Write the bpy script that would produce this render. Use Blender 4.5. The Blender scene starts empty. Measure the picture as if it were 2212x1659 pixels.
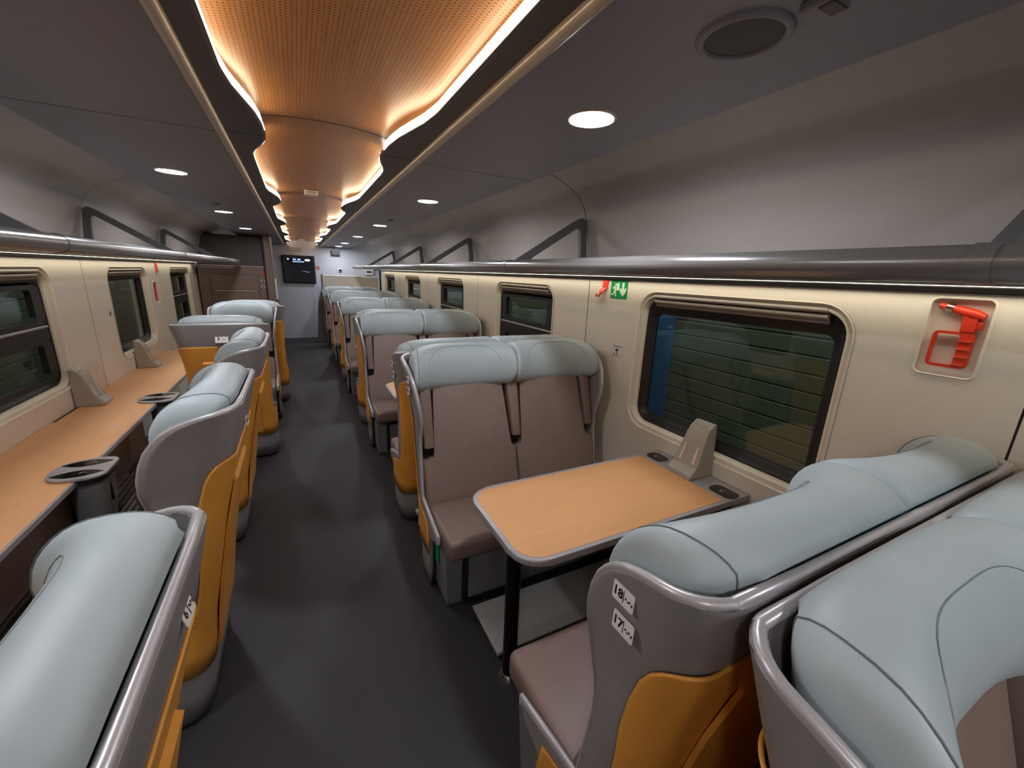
import bpy, bmesh, math, random
from math import pi, sin, cos, sqrt, atan2, radians
from mathutils import Vector, Matrix
random.seed(7)
S = bpy.context.scene
COL = S.collection

# ------------------------------------------------------------------ camera
cam_d = bpy.data.cameras.new('camera')
cam_d.sensor_width = 36.0
cam_d.lens = 882.0 / 2212.0 * 36.0
cam_d.clip_start = 0.02
cam_d.clip_end = 60
cam = bpy.data.objects.new('camera', cam_d)
COL.objects.link(cam)
def _n(v): return v.normalized()
_dy = _n(Vector((640 - 1106, 578 - 829.5, 882.0)))
_dx = Vector((2865 - 1106, 665 - 829.5, 882.0)).normalized()
_dx = _n(_dx - _dy * _dx.dot(_dy))
_dz = _dx.cross(_dy)
if _dz.y > 0: _dz = -_dz
R = Matrix((_dx, _dy, _dz))          # world = R @ image-camera axes (x right, y down, z forward)
cx, cy, cz = R.col[0], R.col[1], R.col[2]
m = Matrix.Identity(4)
for i in range(3):
    m[i][0] = cx[i]; m[i][1] = -cy[i]; m[i][2] = -cz[i]
m[0][3], m[1][3], m[2][3] = 0.0, 0.0, 1.65
cam.matrix_world = m
S.camera = cam

# ------------------------------------------------------------------ world, exposure
w = bpy.data.worlds.new('night'); S.world = w; w.use_nodes = True
bg = w.node_tree.nodes['Background']
bg.inputs[0].default_value = (0.55, 0.75, 0.8, 1); bg.inputs[1].default_value = 0.012
S.view_settings.view_transform = 'Standard'
S.view_settings.look = 'None'
S.view_settings.gamma = 1.0
S.view_settings.use_curve_mapping = False
S.view_settings.exposure = 0.35
DOWN_E, LED_E, RACK_E = 160.0, 7.5, 4.6
try:
    S.cycles.max_bounces = 8; S.cycles.diffuse_bounces = 5; S.cycles.glossy_bounces = 4
    S.cycles.transparent_max_bounces = 8; S.cycles.caustics_reflective = False; S.cycles.caustics_refractive = False
    S.cycles.sample_clamp_indirect = 4.0
    S.cycles.use_denoising = True
except Exception: pass

# ------------------------------------------------------------------ materials
def srgb(r, g, b):
    def f(c):
        c /= 255.0
        return c / 12.92 if c <= 0.04045 else ((c + 0.055) / 1.055) ** 2.4
    return (f(r), f(g), f(b), 1.0)
def mat(name, col, rough=0.5, metal=0.0, noise=0.0, nscale=40.0, bump=0.0, bscale=200.0, spec=0.5, coat=0.0):
    M = bpy.data.materials.new(name); M.use_nodes = True
    nt = M.node_tree; p = nt.nodes['Principled BSDF']
    p.inputs['Base Color'].default_value = col
    p.inputs['Roughness'].default_value = rough
    p.inputs['Metallic'].default_value = metal
    p.inputs['Specular IOR Level'].default_value = spec
    if coat: p.inputs['Coat Weight'].default_value = coat
    tc = nt.nodes.new('ShaderNodeTexCoord')
    if noise:
        n = nt.nodes.new('ShaderNodeTexNoise'); n.inputs['Scale'].default_value = nscale; n.inputs['Detail'].default_value = 4
        nt.links.new(tc.outputs['Object'], n.inputs['Vector'])
        r = nt.nodes.new('ShaderNodeValToRGB')
        a = [max(0, c * (1 - noise)) for c in col[:3]]; b = [min(1, c * (1 + noise)) for c in col[:3]]
        r.color_ramp.elements[0].position = 0.3; r.color_ramp.elements[1].position = 0.7
        r.color_ramp.elements[0].color = (*a, 1); r.color_ramp.elements[1].color = (*b, 1)
        nt.links.new(n.outputs['Fac'], r.inputs['Fac']); nt.links.new(r.outputs['Color'], p.inputs['Base Color'])
    if bump:
        n2 = nt.nodes.new('ShaderNodeTexNoise'); n2.inputs['Scale'].default_value = bscale; n2.inputs['Detail'].default_value = 3
        nt.links.new(tc.outputs['Object'], n2.inputs['Vector'])
        bp = nt.nodes.new('ShaderNodeBump'); bp.inputs['Strength'].default_value = bump; bp.inputs['Distance'].default_value = 0.002
        nt.links.new(n2.outputs['Fac'], bp.inputs['Height']); nt.links.new(bp.outputs['Normal'], p.inputs['Normal'])
    return M
def emit(name, col, s):
    M = bpy.data.materials.new(name); M.use_nodes = True
    nt = M.node_tree; nt.nodes.clear()
    e = nt.nodes.new('ShaderNodeEmission'); e.inputs[0].default_value = col; e.inputs[1].default_value = s
    o = nt.nodes.new('ShaderNodeOutputMaterial'); nt.links.new(e.outputs[0], o.inputs[0])
    return M

M_SHELL = mat('shell_grey', srgb(134, 130, 131), 0.38, 0.0, 0.05, 30)
M_RIM = mat('rim_silver', srgb(176, 173, 177), 0.34, 0.35)
M_YEL = mat('ochre_panel', srgb(216, 150, 62), 0.42, 0, 0.05, 12)
M_LEA = mat('blue_grey_leather', srgb(163, 175, 180), 0.5, 0, 0.04, 9, 0.5, 15)
M_PIPE = mat('piping', srgb(98, 108, 116), 0.6)
M_BRN = mat('brown_leather', srgb(120, 100, 92), 0.5, 0, 0.06, 8, 0.15, 350)
M_BASE = mat('base_grey', srgb(112, 112, 114), 0.45, 0, 0.05, 20)
M_BLK = mat('black', srgb(18, 18, 20), 0.5)
M_RAIL = mat('rail_black', srgb(12, 11, 11), 0.8, spec=0.1)
M_PIPE2 = mat('seam_line', srgb(112, 124, 132), 0.6)
M_BLKG = mat('black_gloss', srgb(14, 14, 17), 0.08)
M_RUB = mat('rubber', srgb(22, 22, 24), 0.45)
M_CREAM = mat('cream_wall', srgb(229, 221, 208), 0.42, 0, 0.015, 60)
M_COVE = mat('cove_wall', srgb(176, 170, 168), 0.35, 0, 0.02, 40)
M_CEIL = mat('ceiling_grey', srgb(143, 143, 154), 0.42, 0, 0.03, 60)
M_WING = mat('wing_dark', srgb(92, 88, 86), 0.5, 0, 0.03, 60)
M_STRIP = mat('strip_metal', srgb(205, 190, 172), 0.3, 0.3)
M_RACK = mat('rack_grey', srgb(122, 120, 121), 0.26, 0.35)
M_BRACK = mat('bracket_grey', srgb(96, 97, 100), 0.4, 0.1)
M_SHELF = mat('shelf_gloss', srgb(150, 144, 134), 0.06, 0.0, spec=0.6)
M_TGREY = mat('table_rim', srgb(150, 146, 150), 0.38)
M_STAND = mat('stand_grey', srgb(166, 158, 150), 0.45, 0, 0.03, 25)
M_STRIPW = mat('rubber_strip_beige', srgb(222, 205, 190), 0.6)
M_CHROME = mat('chrome', srgb(200, 200, 204), 0.12, 1.0)
M_POLE = mat('pole_dark', srgb(40, 36, 36), 0.12, 0.8)
M_RED = mat('red_plastic', srgb(225, 62, 34), 0.35)
M_WHITE = mat('label_white', srgb(222, 216, 214), 0.5)
M_INK = mat('ink', srgb(15, 15, 16), 0.6)
M_GREEN = mat('sign_green', srgb(0, 150, 84), 0.4)
M_SGNW = mat('sign_white', srgb(220, 240, 214), 0.45)
M_BROWNP = mat('cabinet_brown', srgb(112, 92, 82), 0.4, 0, 0.06, 30)
M_BROWND = mat('cabinet_dark', srgb(84, 72, 66), 0.45, 0, 0.05, 30)
M_ENDW = mat('end_wall', srgb(190, 192, 206), 0.45, 0, 0.03, 30)
M_PLATE = mat('floor_plate_grey', srgb(150, 148, 146), 0.5, 0, 0.05, 40)
M_SEAM = mat('seam_dark', srgb(48, 44, 42), 0.7)
M_PLANK = mat('plank_green_grey', srgb(132, 138, 120), 0.5, 0, 0.12, 3)
M_BLUE = mat('coach_blue', srgb(30, 120, 190), 0.4)
M_DIFF = emit('diffuser', (0.95, 0.965, 1.0, 1), DOWN_E)
M_LED = emit('led_warm', (1.0, 0.80, 0.56, 1), LED_E)
M_RLED = emit('rack_led', (1.0, 0.90, 0.71, 1), RACK_E)
M_SCRB = emit('screen_blue', (0.35, 0.55, 1.0, 1), 1.0)
M_SCRW = emit('screen_white', (0.85, 1.0, 0.9, 1), 1.2)
M_SCRG = emit('screen_green', (0.3, 0.9, 0.3, 1), 0.8)
M_SCRD = emit('screen_deep', (0.02, 0.07, 0.2, 1), 0.25)

def mk_floor():
    M = bpy.data.materials.new('floor_dark'); M.use_nodes = True
    nt = M.node_tree; p = nt.nodes['Principled BSDF']
    tc = nt.nodes.new('ShaderNodeTexCoord')
    n = nt.nodes.new('ShaderNodeTexNoise'); n.inputs['Scale'].default_value = 260; n.inputs['Detail'].default_value = 2
    nt.links.new(tc.outputs['Object'], n.inputs['Vector'])
    r = nt.nodes.new('ShaderNodeValToRGB')
    r.color_ramp.elements[0].position = 0.35; r.color_ramp.elements[0].color = srgb(26, 25, 28)
    r.color_ramp.elements[1].position = 0.75; r.color_ramp.elements[1].color = srgb(50, 47, 52)
    nt.links.new(n.outputs['Fac'], r.inputs['Fac']); nt.links.new(r.outputs['Color'], p.inputs['Base Color'])
    p.inputs['Roughness'].default_value = 0.55
    b = nt.nodes.new('ShaderNodeBump'); b.inputs['Strength'].default_value = 0.2; b.inputs['Distance'].default_value = 0.002
    nt.links.new(n.outputs['Fac'], b.inputs['Height']); nt.links.new(b.outputs['Normal'], p.inputs['Normal'])
    return M
M_FLOOR = mk_floor()
def mk_wood(name, c1, c2, axis=0):
    M = bpy.data.materials.new(name); M.use_nodes = True
    nt = M.node_tree; p = nt.nodes['Principled BSDF']
    tc = nt.nodes.new('ShaderNodeTexCoord'); mp = nt.nodes.new('ShaderNodeMapping')
    sc = [22, 22, 22]; sc[axis] = 1.3
    mp.inputs['Scale'].default_value = sc
    n = nt.nodes.new('ShaderNodeTexNoise'); n.inputs['Scale'].default_value = 2.2; n.inputs['Detail'].default_value = 6
    r = nt.nodes.new('ShaderNodeValToRGB')
    r.color_ramp.elements[0].position = 0.3; r.color_ramp.elements[0].color = c1
    r.color_ramp.elements[1].position = 0.7; r.color_ramp.elements[1].color = c2
    nt.links.new(tc.outputs['Object'], mp.inputs[0]); nt.links.new(mp.outputs[0], n.inputs['Vector'])
    nt.links.new(n.outputs['Fac'], r.inputs['Fac']); nt.links.new(r.outputs['Color'], p.inputs['Base Color'])
    p.inputs['Roughness'].default_value = 0.45
    return M
M_WOODX = mk_wood('wood_beech', srgb(199, 145, 97), srgb(204, 151, 103), 0)
M_WOODY = mk_wood('wood_counter', srgb(208, 155, 111), srgb(216, 164, 120), 1)
def mk_vault():
    # golden wood laminate with rows of drilled holes and fine grooves along the coach
    M = bpy.data.materials.new('vault_wood'); M.use_nodes = True
    nt = M.node_tree; p = nt.nodes['Principled BSDF']; L = nt.links.new
    tc = nt.nodes.new('ShaderNodeTexCoord'); sp = nt.nodes.new('ShaderNodeSeparateXYZ'); L(tc.outputs['Object'], sp.inputs[0])
    def mth(op, a, b=None):
        q = nt.nodes.new('ShaderNodeMath'); q.operation = op
        for k, v in enumerate((a, b)):
            if v is None: continue
            if isinstance(v, (int, float)): q.inputs[k].default_value = v
            else: L(v, q.inputs[k])
        return q.outputs[0]
    u = mth('SUBTRACT', mth('FRACT', mth('MULTIPLY', sp.outputs[0], 84.0)), 0.5)
    v = mth('SUBTRACT', mth('FRACT', mth('MULTIPLY', sp.outputs[1], 84.0)), 0.5)
    d = mth('SQRT', mth('ADD', mth('MULTIPLY', u, u), mth('MULTIPLY', v, v)))
    hole = mth('LESS_THAN', d, 0.21)
    groove = mth('GREATER_THAN', mth('ABSOLUTE', u), 0.45)
    g2 = mth('MULTIPLY', groove, 0.25)
    mp = nt.nodes.new('ShaderNodeMapping'); mp.inputs['Scale'].default_value = (30, 1.5, 30); L(tc.outputs['Object'], mp.inputs[0])
    n = nt.nodes.new('ShaderNodeTexNoise'); n.inputs['Scale'].default_value = 2; L(mp.outputs[0], n.inputs['Vector'])
    r = nt.nodes.new('ShaderNodeValToRGB'); r.color_ramp.elements[0].color = srgb(150, 98, 52); r.color_ramp.elements[1].color = srgb(184, 128, 74)
    L(n.outputs['Fac'], r.inputs['Fac'])
    mx = nt.nodes.new('ShaderNodeMix'); mx.data_type = 'RGBA'
    L(mth('MAXIMUM', mth('MULTIPLY', hole, 0.85), g2), mx.inputs[0]); L(r.outputs['Color'], mx.inputs[6]); mx.inputs[7].default_value = srgb(52, 34, 20)
    L(mx.outputs[2], p.inputs['Base Color']); p.inputs['Roughness'].default_value = 0.32
    return M
M_VAULT = mk_vault()
def mk_glass():
    M = bpy.data.materials.new('window_glass'); M.use_nodes = True
    nt = M.node_tree; nt.nodes.clear(); L = nt.links.new
    tr = nt.nodes.new('ShaderNodeBsdfTransparent'); tr.inputs[0].default_value = (0.66, 0.71, 0.68, 1)
    gl = nt.nodes.new('ShaderNodeBsdfGlossy'); gl.inputs[0].default_value = (0.9, 0.95, 1, 1); gl.inputs[1].default_value = 0.015
    lw = nt.nodes.new('ShaderNodeLayerWeight'); lw.inputs[0].default_value = 0.5
    pw = nt.nodes.new('ShaderNodeMath'); pw.operation = 'POWER'; pw.inputs[1].default_value = 5.0; L(lw.outputs['Facing'], pw.inputs[0])
    fr = nt.nodes.new('ShaderNodeMath'); fr.operation = 'MULTIPLY_ADD'; fr.inputs[1].default_value = 0.9; fr.inputs[2].default_value = 0.045; L(pw.outputs[0], fr.inputs[0])
    mx = nt.nodes.new('ShaderNodeMixShader'); o = nt.nodes.new('ShaderNodeOutputMaterial')
    L(fr.outputs[0], mx.inputs[0]); L(tr.outputs[0], mx.inputs[1]); L(gl.outputs[0], mx.inputs[2]); L(mx.outputs[0], o.inputs[0])
    return M
M_GLASS = mk_glass()

# ------------------------------------------------------------------ mesh helpers
def mesh_of(name, bm, m, smooth=False, angle=None):
    me = bpy.data.meshes.new(name); bmesh.ops.recalc_face_normals(bm, faces=bm.faces[:])
    bm.to_mesh(me); bm.free()
    if m: me.materials.append(m)
    if smooth:
        for p in me.polygons: p.use_smooth = True
        if angle is not None:
            try: me.set_sharp_from_angle(angle=radians(angle))
            except Exception: pass
    return me
def obj(name, bm, m, parent=None, smooth=False, angle=None, loc=None, rot=None):
    me = bm if isinstance(bm, bpy.types.Mesh) else mesh_of(name, bm, m, smooth, angle)
    o = bpy.data.objects.new(name, me); COL.objects.link(o)
    if parent: o.parent = parent
    if loc: o.location = loc
    if rot: o.rotation_euler = rot
    return o
def tag(o, label, cat, group=None):
    o['label'] = label; o['category'] = cat
    if group: o['group'] = group
    return o
def thing(name, label, cat, loc=(0, 0, 0), rz=0, group=None):
    o = bpy.data.objects.new(name, None); COL.objects.link(o)
    o.location = loc; o.rotation_euler = (0, 0, rz); o.empty_display_size = 0.1
    return tag(o, label, cat, group)
def struct(o):
    o['kind'] = 'structure'; return o
def sroot(name):
    o = bpy.data.objects.new(name, None); COL.objects.link(o); return struct(o)
def dup(root, loc, rz, label, group=None):
    r = root.copy(); COL.objects.link(r); r.location = loc; r.rotation_euler = (0, 0, rz)
    r['label'] = label
    if group: r['group'] = group
    for ch in list(root.children):
        c = ch.copy(); COL.objects.link(c); c.parent = r
        for g in ch.children:
            d = g.copy(); COL.objects.link(d); d.parent = c
    return r
def add_box(bm, x0, x1, y0, y1, z0, z1, bev=0.0, seg=2):
    vs = [bm.verts.new((x, y, z)) for x in (x0, x1) for y in (y0, y1) for z in (z0, z1)]
    f = [(0, 1, 3, 2), (4, 6, 7, 5), (0, 4, 5, 1), (2, 3, 7, 6), (0, 2, 6, 4), (1, 5, 7, 3)]
    fs = [bm.faces.new([vs[i] for i in q]) for q in f]
    if bev:
        es = list({e for q in fs for e in q.edges})
        bmesh.ops.bevel(bm, geom=es, offset=bev, segments=seg, affect='EDGES', profile=0.5)
    return bm
def box(*a, **k): return add_box(bmesh.new(), *a, **k)
def add_tube(bm, pts, r, n=8, closed=False, cap=True):
    pts = [Vector(p) for p in pts]; N = len(pts); rings = []
    up = None
    for i, p in enumerate(pts):
        a = pts[(i - 1) % N] if (closed or i > 0) else p
        b = pts[(i + 1) % N] if (closed or i < N - 1) else p
        t = (b - a).normalized()
        if up is None:
            up = Vector((0, 0, 1)) if abs(t.z) < 0.9 else Vector((1, 0, 0))
        u = (up - t * up.dot(t))
        if u.length < 1e-4: u = t.orthogonal()
        u.normalize(); v = t.cross(u); up = u
        rr = r[i] if isinstance(r, (list, tuple)) else r
        rings.append([bm.verts.new(p + (u * cos(2 * pi * k / n) + v * sin(2 * pi * k / n)) * rr) for k in range(n)])
    M_ = N if closed else N - 1
    for i in range(M_):
        A, B = rings[i], rings[(i + 1) % N]
        for k in range(n): bm.faces.new((A[k], A[(k + 1) % n], B[(k + 1) % n], B[k]))
    if cap and not closed:
        bm.faces.new(rings[0]); bm.faces.new(rings[-1][::-1])
    return bm
def tube(pts, r, n=8, **k): return add_tube(bmesh.new(), pts, r, n, **k)
def add_prism(bm, poly, axis, a, b, bev=0.0, seg=2):
    """poly: 2D pts; axis: extrude axis; the two other axes in xyz order."""
    def P(u, v, w_):
        c = [u, v]; c.insert(axis, w_); return tuple(c)
    A = [bm.verts.new(P(u, v, a)) for u, v in poly]; B = [bm.verts.new(P(u, v, b)) for u, v in poly]
    n = len(poly); fs = [bm.faces.new(A), bm.faces.new(B[::-1])]
    for i in range(n): fs.append(bm.faces.new((A[i], B[i], B[(i + 1) % n], A[(i + 1) % n])))
    if bev:
        es = [e for e in fs[0].edges] + [e for e in fs[1].edges]
        bmesh.ops.bevel(bm, geom=es, offset=bev, segments=seg, affect='EDGES', profile=0.5)
    return bm
def prism(*a, **k): return add_prism(bmesh.new(), *a, **k)
def rrect(x0, x1, y0, y1, r, k=5):
    out = []
    rr = r if isinstance(r, (list, tuple)) else [r] * 4
    for (cx_, cy_, a0), q in zip(((x1, y1, 0), (x0, y1, 90), (x0, y0, 180), (x1, y0, 270)), rr):
        sx = -1 if a0 in (0, 270) else 1; sy = -1 if a0 in (0, 90) else 1
        for i in range(k + 1):
            t = radians(a0 + 90 * i / k)
            out.append((cx_ + sx * q + q * cos(t), cy_ + sy * q + q * sin(t)))
    return out
def round_poly(pts, rs, k=4):
    out = []; n = len(pts)
    for i in range(n):
        p = Vector(pts[i]); a = (Vector(pts[i - 1]) - p); b = (Vector(pts[(i + 1) % n]) - p)
        r = rs[i] if isinstance(rs, (list, tuple)) else rs
        if r <= 1e-6:
            out += [tuple(p)] * (k + 1) if False else [tuple(p)]; continue
        an, bn = a.normalized(), b.normalized()
        d = min(r, a.length * 0.49, b.length * 0.49)
        A, B = p + an * d, p + bn * d
        for j in range(k + 1):
            t = j / k
            out.append(tuple(A * (1 - t) ** 2 + p * 2 * t * (1 - t) + B * t * t))
    return out
def ring_plate(bm, outer, inner, axis, a, b):
    """frame between two closed 2D outlines with equal counts, extruded a..b"""
    def P(q, w_):
        c = list(q); c.insert(axis, w_); return tuple(c)
    n = len(outer)
    V = [[bm.verts.new(P(q, w_)) for q in L] for w_ in (a, b) for L in (outer, inner)]
    oa, ia, ob, ib = V
    for i in range(n):
        j = (i + 1) % n
        bm.faces.new((oa[i], oa[j], ia[j], ia[i])); bm.faces.new((ob[i], ib[i], ib[j], ob[j]))
        bm.faces.new((oa[i], ob[i], ob[j], oa[j])); bm.faces.new((ia[i], ia[j], ib[j], ib[i]))
    return bm
def loft(bm, loops, closed=True, cap=False):
    V = [[bm.verts.new(p) for p in L] for L in loops]
    n = len(V[0])
    for A, B in zip(V, V[1:]):
        for i in range(n if closed else n - 1):
            j = (i + 1) % n
            bm.faces.new((A[i], A[j], B[j], B[i]))
    if cap:
        bm.faces.new(V[0][::-1]); bm.faces.new(V[-1])
    return V
def disc_stack(bm, prof, n=24, c=(0, 0)):
    """lathe about z: prof = [(r,z)...]"""
    loops = [[(c[0] + r * cos(2 * pi * i / n), c[1] + r * sin(2 * pi * i / n), z) for i in range(n)] for r, z in prof]
    loft(bm, loops, True, True); return bm
def xf(bm, M4):
    bmesh.ops.transform(bm, matrix=M4, verts=bm.verts[:]); return bm
def frame(o, right, up):
    r, u = Vector(right).normalized(), Vector(up).normalized(); n_ = r.cross(u)
    M4 = Matrix.Identity(4)
    for i in range(3): M4[i][0], M4[i][1], M4[i][2], M4[i][3] = r[i], u[i], n_[i], o[i]
    return M4
_tc = {}
def text_bm(txt, size):
    if (txt, size) not in _tc:
        c = bpy.data.curves.new('txt', 'FONT'); c.body = txt; c.size = size; c.align_x = 'CENTER'; c.align_y = 'CENTER'; c.resolution_u = 2
        c.offset = size * 0.03
        o = bpy.data.objects.new('txt', c); COL.objects.link(o)
        dg = bpy.context.evaluated_depsgraph_get(); me = bpy.data.meshes.new_from_object(o.evaluated_get(dg))
        bpy.data.objects.remove(o); bpy.data.curves.remove(c); _tc[(txt, size)] = me
    bm = bmesh.new(); bm.from_mesh(_tc[(txt, size)]); return bm
def interp(x, tab):
    if x <= tab[0][0]: return tab[0][1]
    for (a, u), (b, v) in zip(tab, tab[1:]):
        if x <= b: return u + (v - u) * (x - a) / (b - a)
    return tab[-1][1]

# ------------------------------------------------------------------ dimensions of the coach
XR, XL, CX = 1.77, -1.44, 0.165
ZC = 2.16
Y0, Y1 = -3.7, 11.15
WZ0, WZ1 = 0.79, 1.60
WC = [1.285 + 2.0 * k for k in range(-1, 5)]        # window centres
SEAM = [2.31 + 2.0 * k for k in range(-2, 5)]        # wall panel seams
def mx(x): return 2 * CX - x

# ------------------------------------------------------------------ floor and ends
fl = obj('floor', box(XL - 0.1, XR + 0.1, Y0, Y1, -0.06, 0.0), M_FLOOR); struct(fl)
wb = obj('wall_back', box(XL - 0.1, XR + 0.1, Y0 - 0.06, Y0, 0, 2.4), M_ENDW); struct(wb)
we = obj('wall_front', box(XL - 0.1, XR + 0.1, Y1, Y1 + 0.06, 0, 2.4), M_ENDW); struct(we)

# ------------------------------------------------------------------ side walls with windows
WOUT = 0.545
def wall_ring(bm, X, y0, y1, z0, z1, hole, th):
    """rect y0..y1 x z0..z1 with a hole (list of (y,z)); radially bridged; reveal of depth th outwards"""
    cy_ = sum(p[0] for p in hole) / len(hole); cz_ = sum(p[1] for p in hole) / len(hole)
    out = []
    for (y, z) in hole:
        dy, dz = y - cy_, z - cz_
        t = 1e9
        if dy > 1e-9: t = min(t, (y1 - cy_) / dy)
        if dy < -1e-9: t = min(t, (y0 - cy_) / dy)
        if dz > 1e-9: t = min(t, (z1 - cz_) / dz)
        if dz < -1e-9: t = min(t, (z0 - cz_) / dz)
        out.append([cy_ + dy * t, cz_ + dz * t])
    for (ya, za) in ((y0, z0), (y0, z1), (y1, z0), (y1, z1)):   # snap the nearest sample to each corner
        i = min(range(len(out)), key=lambda k: (out[k][0] - ya) ** 2 + (out[k][1] - za) ** 2)
        out[i] = [ya, za]
    A = [(X, y, z) for y, z in out]; B = [(X, y, z) for y, z in hole]; D = [(X + th, y, z) for y, z in hole]
    loft(bm, [A, B, D])
def dense_rr(y0, y1, z0, z1, r):
    pts = rrect(y0, y1, z0, z1, r, 6); out = []
    n = len(pts)
    for i in range(n):
        a, b = Vector(pts[i]), Vector(pts[(i + 1) % n]); k = max(1, int((b - a).length / 0.12))
        for j in range(k): out.append(tuple(a + (b - a) * j / k))
    return out
def build_wall(side):
    X = XR if side == 'right' else XL
    sg = 1 if side == 'right' else -1
    root = sroot('wall_' + side)
    for k in range(6):
        ya, yb = SEAM[k] + 0.003, SEAM[k + 1] - 0.003
        c = (SEAM[k] + SEAM[k + 1]) / 2 - 0.025
        bm = bmesh.new()
        hole = dense_rr(c - WOUT, c + WOUT, WZ0, WZ1, 0.13)
        ham = (side == 'right' and k == 1) or (side == 'left' and k == 3)
        if ham and side == 'right':
            h = dense_rr(0.425, 0.565, 1.40, 1.635, 0.018)
            wall_ring(bm, X, ya, 0.66, 1.30, 1.70, h, 0.03 * sg)
            add_box(bm, min(X, X + 0.01 * sg), max(X, X + 0.01 * sg), ya, 0.66, 0.0, 1.30)
            wall_ring(bm, X, 0.66, yb, 0.55, 1.70, hole, 0.03 * sg)
            add_box(bm, min(X, X + 0.01 * sg), max(X, X + 0.01 * sg), 0.66, yb, 0.0, 0.55)
            add_box(bm, X + 0.028 * sg, X + 0.04 * sg, 0.42, 0.57, 1.39, 1.645)
        elif ham:
            h = dense_rr(5.975, 6.115, 1.20, 1.435, 0.018)
            wall_ring(bm, X, 5.93, yb, 1.10, 1.70, h, 0.03 * sg)
            add_box(bm, X - 0.01, X, 5.93, yb, 0.0, 1.10)
            wall_ring(bm, X, ya, 5.93, 0.55, 1.70, hole, 0.03 * sg)
            add_box(bm, X - 0.01, X, ya, 5.93, 0.0, 0.55)
            add_box(bm, X - 0.04, X - 0.028, 5.97, 6.12, 1.19, 1.445)
        else:
            wall_ring(bm, X, ya, yb, 0.55, 1.70, hole, 0.03 * sg)
            add_box(bm, min(X, X + 0.01 * sg), max(X, X + 0.01 * sg), ya, yb, 0.0, 0.55)
        obj('wall_panel', bm, M_CREAM, root)
        # curved upper panel above the rack
        prof = [(1.77, 1.66), (1.752, 1.75), (1.728, 1.88), (1.708, 1.985), (1.703, 1.99), (1.69, 2.05), (1.668, 2.10), (1.615, 2.158), (1.533, 2.205), (1.41, 2.252), (1.30, 2.30), (1.15, 2.37)]
        pr = prof if side == 'right' else [(mx(x), z) for x, z in prof]
        bm = bmesh.new()
        def sub(pr):
            return pr
        loft(bm, [[(x, ya, z) for x, z in pr], [(x, yb, z) for x, z in pr]], closed=False)
        obj('cove_panel', bm, M_COVE, root, True, 40)
    a_, b_ = sorted((X, X + 0.01 * sg))
    obj('wall_panel', box(a_, b_, Y0, SEAM[0] - 0.003, 0.0, 1.70), M_CREAM, root)
    bm = bmesh.new(); loft(bm, [[(x, Y0, z) for x, z in pr], [(x, SEAM[0] - 0.003, z) for x, z in pr]], closed=False)
    obj('cove_panel', bm, M_COVE, root, True, 40)
    # dark backing seen through the seams
    bm = bmesh.new()
    for s in SEAM[1:6]:
        add_box(bm, min(X + 0.004 * sg, X + 0.012 * sg), max(X + 0.004 * sg, X + 0.012 * sg), s - 0.012, s + 0.012, 0, 1.70)
    pr2 = [(x + 0.004 , z + 0.004) for x, z in prof]
    pr2 = pr2 if side == 'right' else [(mx(x), z) for x, z in pr2]
    for s in SEAM[1:6]:
        loft(bm, [[(x, s - 0.01, z) for x, z in pr2], [(x, s + 0.01, z) for x, z in pr2]], closed=False)
    obj('seam_backing', bm, M_SEAM, root)
    # outer skin of the coach, behind the cream lining, around the windows
    bm = bmesh.new()
    for k in range(6):
        c = (SEAM[k] + SEAM[k + 1]) / 2 - 0.025
        wall_ring(bm, X + 0.11 * sg, SEAM[k], SEAM[k + 1], 0.0, 2.4, dense_rr(c - WOUT + 0.03, c + WOUT - 0.03, WZ0 + 0.03, WZ1 - 0.03, 0.12), 0.02 * sg)
    obj('outer_skin', bm, M_BLK, root)
    return root
wall_r = build_wall('right'); wall_l = build_wall('left')

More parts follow.
